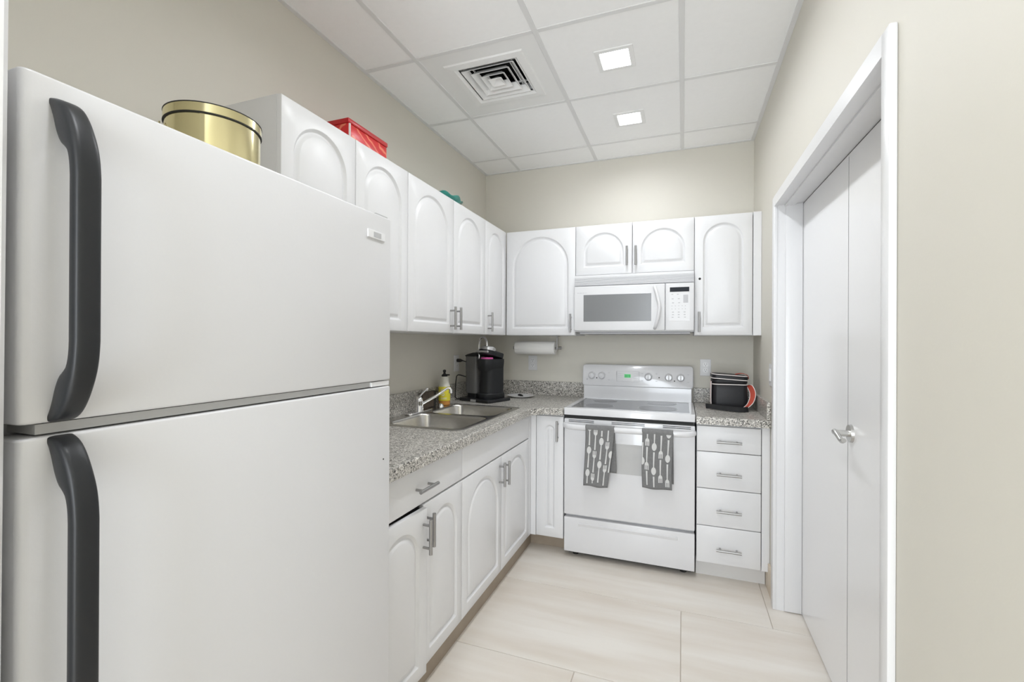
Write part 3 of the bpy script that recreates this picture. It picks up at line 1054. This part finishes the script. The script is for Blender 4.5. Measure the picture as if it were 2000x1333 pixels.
# cooktop frame with recessed glass
bm = bmesh.new()
cy0, cy1 = RF - .010, 3.318
fo = fill_holes(bm, rrect(rx0 + .002, rx1 - .002, cy0 + .002, cy1, .004, 2), [rrect(rx0 + .030, rx1 - .030, cy0 + .050, cy1 - .012, .006, 2)], .920)
v = ring_down(bm, fo[0], rrect(rx0, rx1, cy0, cy1, .006, 2), .917)
v = ring_down(bm, v, rrect(rx0, rx1, cy0, cy1, .006, 2), .878)
bm.faces.new(v)
ring_down(bm, fo[1], rrect(rx0 + .030, rx1 - .030, cy0 + .050, cy1 - .012, .006, 2), .9165)
obj('cooktop_frame', bm, 'enamel', rg, smooth=35)
gl = obj('glass_top', box(rx0 + .030, rx1 - .030, cy0 + .050, cy1 - .012, .912, .9175), 'glassk', rg)
for (bx_, by_, r) in ((-.500, 2.955, .085), (-.145, 2.960, .108), (-.500, 3.205, .075), (-.130, 3.205, .085)):
    bm = bmesh.new()
    lathe(bm, [(.0001, .9179), (r, .9179), (r, .9176)], 40, (bx_, by_))
    bo = obj('burner', bm, 'burner', gl)
    bm = bmesh.new()
    rings = [[(bx_ + q * math.cos(2 * PI * i / 40), by_ + q * math.sin(2 * PI * i / 40), .9180) for i in range(40)] for q in (r + .005, r + .008)]
    bridge(bm, rings)
    obj('burner_ring', bm, 'lightp', bo)
# backguard
obj('backguard_riser', box(rx0 + .010, rx1 - .010, 3.318, 3.39, .90, 1.012, bev=.003), 'enamel', rg)
bm = bmesh.new()
prism(bm, rrect(rx0 - .001, rx1 + .001, 1.009, 1.1625, .022, 6), 'y', 3.312, 3.395, bev=.008, seg=3)
for vv in bm.verts:      # lean the face back towards its top
    if vv.co.y < 3.34:
        vv.co.y += (vv.co.z - 1.009) * .16
bg = obj('control_panel', bm, 'enamel', rg, smooth=40)
face_y = lambda z: 3.312 + (z - 1.009) * .16
for kx in (-.616, -.545, -.223, -.089, -.012):
    bm = bmesh.new()
    yk = face_y(1.083)
    rings = [circle(24, r, lambda a, c, q=q: (kx + a, yk + q, 1.083 + c)) for r, q in ((.027, .001), (.0255, -.006), (.021, -.010), (.020, -.022), (.017, -.0245))]
    bridge(bm, rings, cap1=True)
    add_box(bm, kx - .0045, kx + .0045, yk - .032, yk - .018, 1.083 - .019, 1.083 + .019, bev=.002)
    obj('knob', bm, 'enamel', bg, smooth=40)
bm = bmesh.new()
x0_, x1_, z0_, z1_ = -.440, -.285, 1.046, 1.118
for a in ((x0_, x1_, z0_, z0_ + .0012), (x0_, x1_, z1_ - .0012, z1_), (x0_, x0_ + .0012, z0_, z1_), (x1_ - .0012, x1_, z0_, z1_)):
    add_box(bm, a[0], a[1], face_y((a[2] + a[3]) / 2) - .0012 - (.006 if a[3] - a[2] > .01 else 0), face_y((a[2] + a[3]) / 2) + .004, a[2], a[3])
for ix in range(3):
    for iz in range(4):
        for ox in (-.428, -.322):
            z = 1.056 + iz * .015
            add_box(bm, ox + ix * .011, ox + ix * .011 + .006, face_y(z) - .0010, face_y(z) + .002, z - .001, z + .001)
for bx_ in (-.500, -.270, -.175, .030):
    for z in (1.055, 1.105):
        add_box(bm, bx_, bx_ + .012, face_y(z) - .0010, face_y(z) + .002, z - .0015, z + .0015)
obj('panel_print', bm, 'lightp', bg, kind='stuff')
dz = face_y(1.086)
gd = obj('clock_display', box(-.386, -.343, dz - .0040, dz + .004, 1.074, 1.098), 'green', bg, label='small green lit clock display')
bm = bmesh.new()
for k in range(4):
    xk = -.381 + k * .0095
    for (a, b_, c_, d_) in ((0, .006, .0055, .0067), (0, .006, -.0006, .0006), (0, .006, -.0067, -.0055), (0, .0012, -.0067, .0067), (.0048, .006, -.0067, .0067)):
        if (k, round(c_, 4)) in ((1, .0055), (2, -.0067)):
            continue
        add_box(bm, xk + a, xk + b_, dz - .0046, dz - .003, 1.086 + c_, 1.086 + d_)
obj('clock_digits', bm, 'greend', gd)
for (px, pz) in ((-.581, 1.066), (-.152, 1.080), (-.052, 1.060)):
    bm = bmesh.new()
    add_cyl(bm, (px, face_y(pz) - .0012, pz), (px, face_y(pz) + .003, pz), .0045, n=10)
    obj('indicator_dot', bm, 'bmatte', bg)
bm = bmesh.new()
add_cyl(bm, (-.650, face_y(1.055) - .001, 1.055), (-.650, face_y(1.055) + .003, 1.055), .006, n=12)
obj('round_emblem', bm, 'lightp', bg)


# =================================================================== TOWELS
def strip(bm, fn, rows):
    """rows: (v, uL, uR) -> quads on the towel surface"""
    prev = None
    for v_, a, b_ in rows:
        cur = (bm.verts.new(fn(a, v_)), bm.verts.new(fn(b_, v_)))
        if prev:
            bm.faces.new((prev[0], prev[1], cur[1], cur[0]))
        prev = cur


def utensil(bm, fn, kind, u, v0, flip, vmax, ln=.128):
    def add(rows):
        rr = []
        for s, a, b_ in rows:
            v_ = v0 + (s if not flip else ln - s)
            rr.append((v_, u + a, u + b_))
        rr = [r for r in rr if .002 < r[0] < vmax]
        if len(rr) > 1:
            strip(bm, fn, rr)
    if kind == 's':
        k = [i / 12 for i in range(13)]
        add([(.046 * q, -.0135 * math.sin(PI * q) ** .55, .0135 * math.sin(PI * q) ** .55) for q in k])
        hs = .044
    else:
        for c in (-.0085, 0, .0085):
            add([(.026 * q / 5, c - .0026, c + .0026) for q in range(6)])
        add([(.024, -.0112, .0112), (.030, -.0114, .0114), (.036, -.0095, .0095), (.042, -.005, .005)])
        hs = .040
    add([(hs + (ln - hs) * q / 10, -.0028 - .0017 * q / 10, .0028 + .0017 * q / 10) for q in range(11)])


def towel(label, x0, w, front, back, skew, bshift, layout, seed):
    yb, zb, rad = RF - .054, .811, .0205
    t = thing('dish_towel', label, 'towel', (x0 + w / 2, yb, zb - front), group='utensil print dish towels')

    def pos(u, v_, off=0.):
        f = u / w
        wave = .0035 * math.sin(f * 5.2 + seed) + .0022 * math.sin(f * 11 + seed * 2)
        # v_ < 0: over the bar and down behind; v_ >= 0: down the front
        if v_ >= 0:
            k = v_ / front
            x = x0 + w * (.5 + (f - .5) * (1 - .05 * k)) + skew * k * (.35 + f * .65) + .003 * math.sin(k * 4 + seed)
            return Vector((x, yb - .0135 - off + wave * (.25 + k) * -1 - .003 * k, zb - v_ + .004 * math.sin(f * 6 + seed) * k))
        arc = PI * .016
        if v_ > -arc:
            a = -v_ / arc * PI
            return Vector((x0 + w * f, yb - .0135 * math.cos(a) - off * math.cos(a), zb + (.021 + off) * math.sin(a)))
        k = (-v_ - arc) / back
        return Vector((x0 + w * f + bshift * k, yb + .0135 + off + .006 * k + wave * .5 * k, zb - (-v_ - arc)))
    bm = bmesh.new()
    vs = [front * i / 26 for i in range(26, -1, -1)] + [-PI * .016 * i / 8 for i in range(1, 9)] + [-PI * .016 - back * i / 16 for i in range(1, 17)]
    grid = [[bm.verts.new(pos(w * i / 22, v_)) for i in range(23)] for v_ in vs]
    for a, b_ in zip(grid, grid[1:]):
        for i in range(22):
            bm.faces.new((a[i], a[i + 1], b_[i + 1], b_[i]))
    o = obj('cloth', bm, 'towel', t, smooth=80)
    md = o.modifiers.new('thick', 'SOLIDIFY')
    md.thickness = .003
    md.offset = 0
    bm = bmesh.new()
    fn = lambda u, v_: pos(min(max(u, .001), w - .001), v_, .0022)
    for kind, uf, v0, flip in layout:
        utensil(bm, fn, kind, uf * w, v0, flip, front - .012)
    obj('utensil_print', bm, 'print', t)
    return t


P_ = .135
lay1 = [('f', .15, -.031, 0), ('s', .15, .103, 0), ('s', .15, .238, 0), ('f', .36, -.006, 0), ('f', .36, .128, 0), ('f', .36, .262, 0), ('s', .58, -.088, 0), ('s', .58, .046, 0), ('s', .58, .180, 0), ('f', .80, -.064, 0), ('f', .80, .070, 0), ('f', .80, .205, 0), ('s', .96, .120, 0)]
lay2 = [('f', .17, -.056, 1), ('f', .17, .079, 1), ('f', .17, .214, 1), ('s', .40, -.030, 1), ('s', .40, .105, 1), ('s', .40, .240, 1), ('f', .62, .010, 1), ('f', .62, .146, 1), ('s', .85, -.105, 1), ('s', .85, .032, 1), ('f', .85, .168, 1), ('s', .02, .055, 1)]
towel('grey dish towel with white forks and spoons, left on the oven handle, edge folded open', -.540, .168, .338, .255, -.028, .012, lay1, .7)
towel('grey dish towel with white forks and spoons, right on the oven handle, hanging straight', -.216, .168, .312, .285, .000, .004, lay2, 2.1)

# =================================================================== PAPER TOWEL + HOLDER
ph = thing('paper_towel_holder', 'metal under-cabinet paper towel holder', 'towel holder', (-1.02, 3.255, UZ0))
bm = bmesh.new()
py, pz = 3.255, 1.279
add_box(bm, -.885, -.850, py - .05, py + .05, UZ0 - .004, UZ0 - .0005)
add_box(bm, -.862, -.854, py - .010, py + .010, pz - .012, UZ0 - .002, bev=.001)
obj('bracket', bm, 'steel', ph)
bm = bmesh.new()
add_cyl(bm, (-1.190, py, pz), (-.832, py, pz), .0065, n=12)
add_cyl(bm, (-.846, py, pz), (-.826, py, pz), .0105, n=12)
add_cyl(bm, (-1.196, py, pz), (-1.186, py, pz), .0125, n=14)
obj('rod', bm, 'steel', ph, smooth=40)
bm = bmesh.new()
rr = lambda r, x: circle(36, r, lambda a, c: (x, py + a, pz + c))
bridge(bm, [rr(.019, -.872), rr(.047, -.872), rr(.048, -.874), rr(.048, -1.174), rr(.047, -1.176), rr(.019, -1.176), rr(.019, -.872)])
pt = tag(obj('paper_towel_roll', bm, 'paper', smooth=40), 'white paper towel roll hanging under the wide wall cabinet', 'paper towel')


# =================================================================== OUTLETS AND SWITCH
def outlet(label, mtx, base):
    """local: plate in xz plane, front towards -y"""
    t = thing('wall_outlet', label, 'outlet', base, group='white wall outlets')
    obj('plate', box(-.0355, .0355, -.006, -.0003, -.0575, .0575, bev=.002), 'plastic', t, mtx)
    for s in (-1, 1):
        bm = bmesh.new()
        prism(bm, rrect(-.0165, .0165, s * .0195 - .014, s * .0195 + .014, .008, 4), 'y', -.0078, -.004)
        so = obj('socket', bm, 'plate', t, mtx)
        bm = bmesh.new()
        for x in (-.0065, .0065):
            add_box(bm, x - .0012, x + .0012, -.0083, -.006, s * .0195 + .0005, s * .0195 + .008)
        add_cyl(bm, (0, -.0083, s * .0195 - .007), (0, -.006, s * .0195 - .007), .0026, n=8)
        obj('slots', bm, 'bmatte', so, mtx)
    return t


outlet('white duplex wall outlet below the paper towel roll', T(-1.096, D, 1.160), (-1.096, D, 1.160))
outlet('white duplex wall outlet between the range and the lunch bag', T(.147, D, 1.153), (.147, D, 1.153))
outlet('white duplex wall outlet behind the coffee maker with a black plug', T(L, 2.910, 1.170) @ LEFT, (L, 2.910, 1.170))
sw = thing('light_switch', 'white switch plate on the right wall beside the door casing', 'light switch', (R, 2.748, 1.155))
mtx = T(R, 2.748, 1.155) @ RZ(-PI / 2)
obj('plate', box(-.036, .036, -.006, -.0003, -.0575, .0575, bev=.002), 'plastic', sw, mtx)
obj('rocker', box(-.016, .016, -.011, -.005, -.033, .033, bev=.002), 'plastic', sw, mtx)

# =================================================================== SOAP BOTTLE, BROWN BLOCK, PLATE
bc = (-1.432, 2.610)
bo = thing('soap_bottle', 'clear squeeze bottle with yellow label and black pump top', 'bottle', (bc[0], bc[1], ZR))
z0 = ZR + .0005
bm = bmesh.new()
lathe(bm, [(.033, z0), (.037, z0 + .004), (.037, z0 + .028)], 28, bc)
obj('soap_fill', bm, 'amber', bo, smooth=40)
bm = bmesh.new()
lathe(bm, [(.037, z0 + .0285), (.0375, z0 + .03), (.0375, z0 + .112), (.0365, z0 + .118)], 28, bc)
lb = obj('label_band', bm, 'yellow', bo, smooth=40)
bm = bmesh.new()
ang = math.atan2(-bc[1], -bc[0])
for (r, z, da) in ((.010, .070, -.25),):
    pts = []
    rings = [[Vector((bc[0] + .0379 * math.cos(ang + da + q * math.cos(a) / .0379), bc[1] + .0379 * math.sin(ang + da + q * math.cos(a) / .0379), z0 + z + q * math.sin(a))) for a in [2 * PI * i / 20 for i in range(20)]] for q in (r, r * .62)]
    bridge(bm, rings)
for z in (.100, .094, .046, .040):
    rings = [[Vector((bc[0] + .0379 * math.cos(ang + a), bc[1] + .0379 * math.sin(ang + a), z0 + z + h_)) for a in [-.6 + .06 * i for i in range(18)]] for h_ in (0, .0022)]
    bridge(bm, rings, closed=False)
obj('label_print', bm, 'plate', lb)
bm = bmesh.new()
lathe(bm, [(.0365, z0 + .118), (.034, z0 + .128), (.029, z0 + .140), (.027, z0 + .172), (.024, z0 + .180), (.016, z0 + .182)], 28, bc)
obj('bottle_shoulder', bm, 'clearp', bo, smooth=40)
bm = bmesh.new()
lathe(bm, [(.018, z0 + .181), (.018, z0 + .192), (.009, z0 + .198), (.007, z0 + .206), (.010, z0 + .212), (.010, z0 + .222), (.0001, z0 + .226)], 18, bc)
add_box(bm, bc[0] + .004, bc[0] + .036, bc[1] - .007, bc[1] + .007, z0 + .188, z0 + .196, bev=.002)
obj('pump_top', bm, 'bmatte', bo, smooth=40)
sb = thing('dark_brown_block', 'dark brown slab leaning upright between the faucet and the yellow bottle', 'sponge', (-1.462, 2.45, ZR))
obj('slab', box(-1.478, -1.452, 2.385, 2.520, ZR + .0005, ZR + .098, bev=.006), 'brown', sb, smooth=40)
obj('end_cap', box(-1.479, -1.451, 2.5205, 2.540, ZR + .0005, ZR + .098, bev=.003), 'bmatte', sb)
pc = (-1.125, 3.215)
bm = bmesh.new()
lathe(bm, [(.0001, CT + .004), (.060, CT + .0005), (.070, CT + .002), (.100, CT + .013), (.101, CT + .0155), (.099, CT + .016), (.070, CT + .006), (.0001, CT + .0055)], 44, pc)
tag(obj('small_plate', bm, 'plate', smooth=50), 'small white round plate on the worktop beside the coffee maker', 'plate')
bm = bmesh.new()
add_tube(bm, smooth_path([(pc[0] - .03, pc[1] + .035, CT + .0105), (pc[0] - .005, pc[1] + .01, CT + .013), (pc[0] + .025, pc[1] - .03, CT + .0105)], 4), [.006, .006, .007, .008, .008, .0085, .009, .008, .006][:9], 8)
tag(obj('dark_scoop', bm, 'bmatte', smooth=60), 'small dark stick lying on the white plate', 'utensil')

# =================================================================== COFFEE MAKER (local: x right along its front, -y to the front)
cm = thing('coffee_maker', 'black pod coffee maker with a raised chrome handle and clear water tank', 'coffee maker', (-1.310, 2.925, CT), math.radians(-18))
ZC = .020


def cobj(name, bm, m, smooth=False, parent=None, label=None):
    return obj(name, bm, m, parent or cm, smooth=smooth, local=True, label=label)


trn = thing('pod_drawer_tray', 'flat black pod drawer under the coffee maker', 'drawer tray', (-1.310, 2.925, CT), math.radians(-18))
bm = bmesh.new()
prism(bm, rrect(-.125, .155, -.105, .135, .02, 4), 'z', .001, .0195, bev=.003)
obj('tray_body', bm, 'black', trn, smooth=35, local=True)
obj('tray_front', box(.045, .150, -.110, -.104, .003, .0175, bev=.001), 'bmatte', trn, local=True)
obj('tray_pull', box(-.005, .042, -.1125, -.104, .002, .0185, bev=.002), 'silver', trn, local=True)
WX = .055
bm = bmesh.new()


def dsec(w, d0, d1, z, c=WX, k=14):
    """D-shaped section: round front, square back"""
    pts = [(c + w * math.cos(a), d0 + (-w * .95) * math.sin(a), z) for a in [PI * i / k for i in range(k + 1)]]
    return pts + [(c - w, d1, z), (c + w, d1, z)]


bridge(bm, [dsec(.068, -.010, .095, ZC), dsec(.070, -.010, .095, ZC + .004), dsec(.070, -.010, .095, ZC + .034), dsec(.067, -.010, .095, ZC + .038)], cap0=True, cap1=True)
cobj('drip_base', bm, 'black', 35)
bm = bmesh.new()
bridge(bm, [dsec(.060, .006, .095, ZC + .0385), dsec(.060, .006, .095, ZC + .215), dsec(.062, .004, .095, ZC + .225)], cap0=True, cap1=True)
cobj('column', bm, 'black', 35)
bm = bmesh.new()
bridge(bm, [dsec(.046, -.020, .095, ZC + .188), dsec(.060, -.016, .095, ZC + .205), dsec(.066, -.014, .095, ZC + .255), dsec(.065, -.014, .095, ZC + .268), dsec(.055, -.012, .09, ZC + .272)], cap0=True, cap1=True)
hd = cobj('brew_head', bm, 'black', 35)
bm = bmesh.new()
bridge(bm, [circle(24, .042, lambda a, c, z=z, q=q: (WX + .01 + a * q, -.020 + c * q, z)) for z, q in ((ZC + .270, 1), (ZC + .280, 1), (ZC + .283, .9))], cap1=True)
cobj('pod_ring', bm, 'pink', 40, hd)
bm = bmesh.new()
tilt = T(WX, .070, ZC + .268) @ Matrix.Rotation(math.radians(-13), 4, 'X')
t2 = bmesh.new()
bridge(t2, [[(p[0] - WX, p[1] - .070, p[2]) for p in dsec(w, -.014, .085, z)] for w, z in ((.050, .006), (.062, .010), (.064, .036), (.058, .044))], cap0=True, cap1=True)
merge(bm, t2, tilt)
jaw = cobj('lid_jaw', bm, 'black', 35)
bm = bmesh.new()
t2 = bmesh.new()
bridge(t2, [circle(24, r, lambda a, c, z=z: (.012 + a, -.092 + c, z)) for r, z in ((.050, .040), (.050, .058), (.042, .066))], cap0=True, cap1=True)
add_box(t2, -.056, .056, -.149, -.135, .016, .030, bev=.003)
merge(bm, t2, tilt)
cobj('silver_cap', bm, 'silver', 35, jaw)
bm = bmesh.new()
loop = smooth_path([(WX - .067, -.015, ZC + .255), (WX - .067, -.018, ZC + .330), (WX - .064, -.022, ZC + .375), (WX - .048, -.026, ZC + .410), (WX - .020, -.030, ZC + .419), (WX + .008, -.034, ZC + .405), (WX + .022, -.038, ZC + .375), (WX + .024, -.040, ZC + .335)], 6)
add_tube(bm, loop, .0078, 10)
cobj('lift_handle', bm, 'chrome', 60)
# water tank on the left
bm = bmesh.new()
rr_ = lambda z, e=0: [(p[0], p[1], z) for p in rrect(-.120 + e, -.012 - e, -.050 + e, .095 - e, .02, 5)]
bridge(bm, [rr_(ZC + .030), rr_(ZC + .285)], cap0=True)
tk = cobj('water_tank', bm, 'tank', 40)
bm = bmesh.new()
bridge(bm, [rr_(ZC + .034, .004), rr_(ZC + .130, .004)], cap0=True, cap1=True)
cobj('water', bm, 'water', 40, tk)
bm = bmesh.new()
bridge(bm, [rr_(ZC + .286, -.002), rr_(ZC + .292, -.004), rr_(ZC + .300, .006), rr_(ZC + .312, .035)], cap0=True, cap1=True)
cobj('tank_lid', bm, 'black', 35, tk)
bm = bmesh.new()
bridge(bm, [rr_(ZC, .010), rr_(ZC + .029, .010)], cap0=True, cap1=True)
cobj('tank_base', bm, 'black', 35)
# power cord and plug
bm = bmesh.new()
cp_ = smooth_path([(L + .050, 2.910, 1.190), (L + .068, 2.955, 1.172), (L + .082, 3.040, 1.120), (L + .083, 3.050, 1.075), (L + .060, 2.965, 1.072), (L + .046, 2.855, 1.092), (L + .040, 2.835, 1.060), (L + .034, 2.838, .985), (L + .030, 2.850, .935), (L + .030, 2.900, .921), (L + .0255, 2.960, .921), (L + .0255, 3.000, .921), (L + .0255, 3.060, .923)], 7)
add_tube(bm, cp_, .0034, 8)
pw = thing('power_cord', 'black power cord looping from the wall outlet to the coffee maker', 'cord', (L + .05, 2.91, 1.15))
obj('cable', bm, 'bmatte', pw, smooth=60)
bm = bmesh.new()
add_tube(bm, [(L + .0085, 2.910, 1.190), (L + .010, 2.910, 1.190), (L + .034, 2.910, 1.190), (L + .052, 2.911, 1.189)], [.010, .0125, .0125, .005], 10)
obj('plug', bm, 'bmatte', pw, smooth=40)

# =================================================================== LUNCH BAG
lg = thing('lunch_bag', 'black lunch cooler bag with orange straps and white piping', 'bag', (.268, 3.150, CT), math.radians(2))


def lobj(name, bm, m, smooth=False, parent=None, label=None):
    return obj(name, bm, m, parent or lg, smooth=smooth, local=True, label=label)


def bagring(z, ex_=0., r=.03, dy=0., sk=0.):
    return [(p[0] + sk, p[1] + dy, z + .0) for p in rrect(-.098 - ex_, .098 + ex_, -.078 - ex_, .078 + ex_, r, 6)]


bm = bmesh.new()
bridge(bm, [bagring(.001, -.012), bagring(.008, -.002), bagring(.06, .003), bagring(.11, .001), bagring(.152, -.001), bagring(.158, -.004)], cap0=True, cap1=True)
lobj('pouch', bm, 'bag', 40)


def bagtube(z, ex_, rad, dz=0.):
    b2 = bmesh.new()
    pts = [Vector((p[0], p[1], p[2] + dz * -p[0] / .1)) for p in bagring(z, ex_)]
    pts.append(pts[0])
    add_tube(b2, pts, rad, 6)
    return b2


lobj('lower_piping', bagtube(.156, .002, .0028), 'piping', 60)
bm = bmesh.new()
rs = []
for z, e_ in ((.159, -.004), (.170, .001), (.182, .000)):
    rs.append([(p[0], p[1], p[2]) for p in bagring(z, e_)])
bridge(bm, rs, cap0=True, cap1=True)
lobj('zip_band', bm, 'bag', 40)
bm = bmesh.new()
rs = []
for z, e_ in ((.183, -.002), (.188, .003), (.207, .003), (.214, -.004), (.217, -.03)):
    rs.append([(p[0], p[1], p[2] - p[0] * .06) for p in bagring(z, e_)])
bridge(bm, rs, cap0=True, cap1=True)
lobj('lid_flap', bm, 'bag', 40)
lobj('upper_piping', bagtube(.187, .004, .0026, .006), 'piping', 60)
lobj('top_piping', bagtube(.212, .001, .0026, .006), 'piping', 60)


def ribbon(path, wdir, w, th=.0025):
    b2 = bmesh.new()
    wd = Vector(wdir).normalized() * w / 2
    rings = []
    for i, p in enumerate(path):
        a, b_ = path[max(0, i - 1)], path[min(len(path) - 1, i + 1)]
        t_ = (b_ - a).normalized()
        nn = t_.cross(wd).normalized() * th / 2
        rings.append([p + wd + nn, p - wd + nn, p - wd - nn, p + wd - nn])
    bridge(b2, rings, cap0=True, cap1=True)
    return b2


pth = smooth_path([(.035, -.02, .216), (.07, -.024, .222), (.100, -.025, .212), (.106, -.025, .19)], 5)
lobj('lid_strap', ribbon(pth, (0, 1, 0), .040), 'orange', 50, label='orange webbing on the lid')
side = smooth_path([(-.1035, -.045, .172), (-.1045, -.045, .13), (-.1045, -.045, .06), (-.102, -.045, .012)], 5)
so_ = lobj('side_webbing', ribbon(side, (0, 1, 0), .040), 'orange', 50, label='orange side webbing')
for s in (-.021, .021):
    bm = bmesh.new()
    add_tube(bm, [p + Vector((-.001, s, 0)) for p in side], .0024, 6)
    lobj('webbing_edge', bm, 'piping', 60, so_)
# the shoulder strap: orange loop bulging out at the right, then black webbing lying on the worktop
loop = smooth_path([(.100, -.030, .150), (.112, -.045, .146), (.124, -.060, .115), (.122, -.075, .080), (.106, -.090, .045), (.080, -.100, .020)], 6)
lo_ = lobj('strap_loop', ribbon(loop, (1, -.25, .25), .030), 'orange', 60, label='orange strap loop bulging out at the right side')
for s in (-.0155, .0155):
    bm = bmesh.new()
    wd = Vector((1, -.25, .25)).normalized() * s
    add_tube(bm, [p + wd for p in loop], .0026, 6)
    lobj('loop_edge', bm, 'piping', 60, lo_)
pth = smooth_path([(.092, -.108, .017), (.085, -.135, .0165), (.045, -.160, .0165), (.0, -.150, .0175), (-.060, -.118, .0185), (-.112, -.085, .0205), (-.135, -.060, .0175)], 6)
lobj('shoulder_strap', ribbon(pth, (-.1, .25, 1), .030), 'strap', 60, label='black shoulder strap lying in front of the bag')
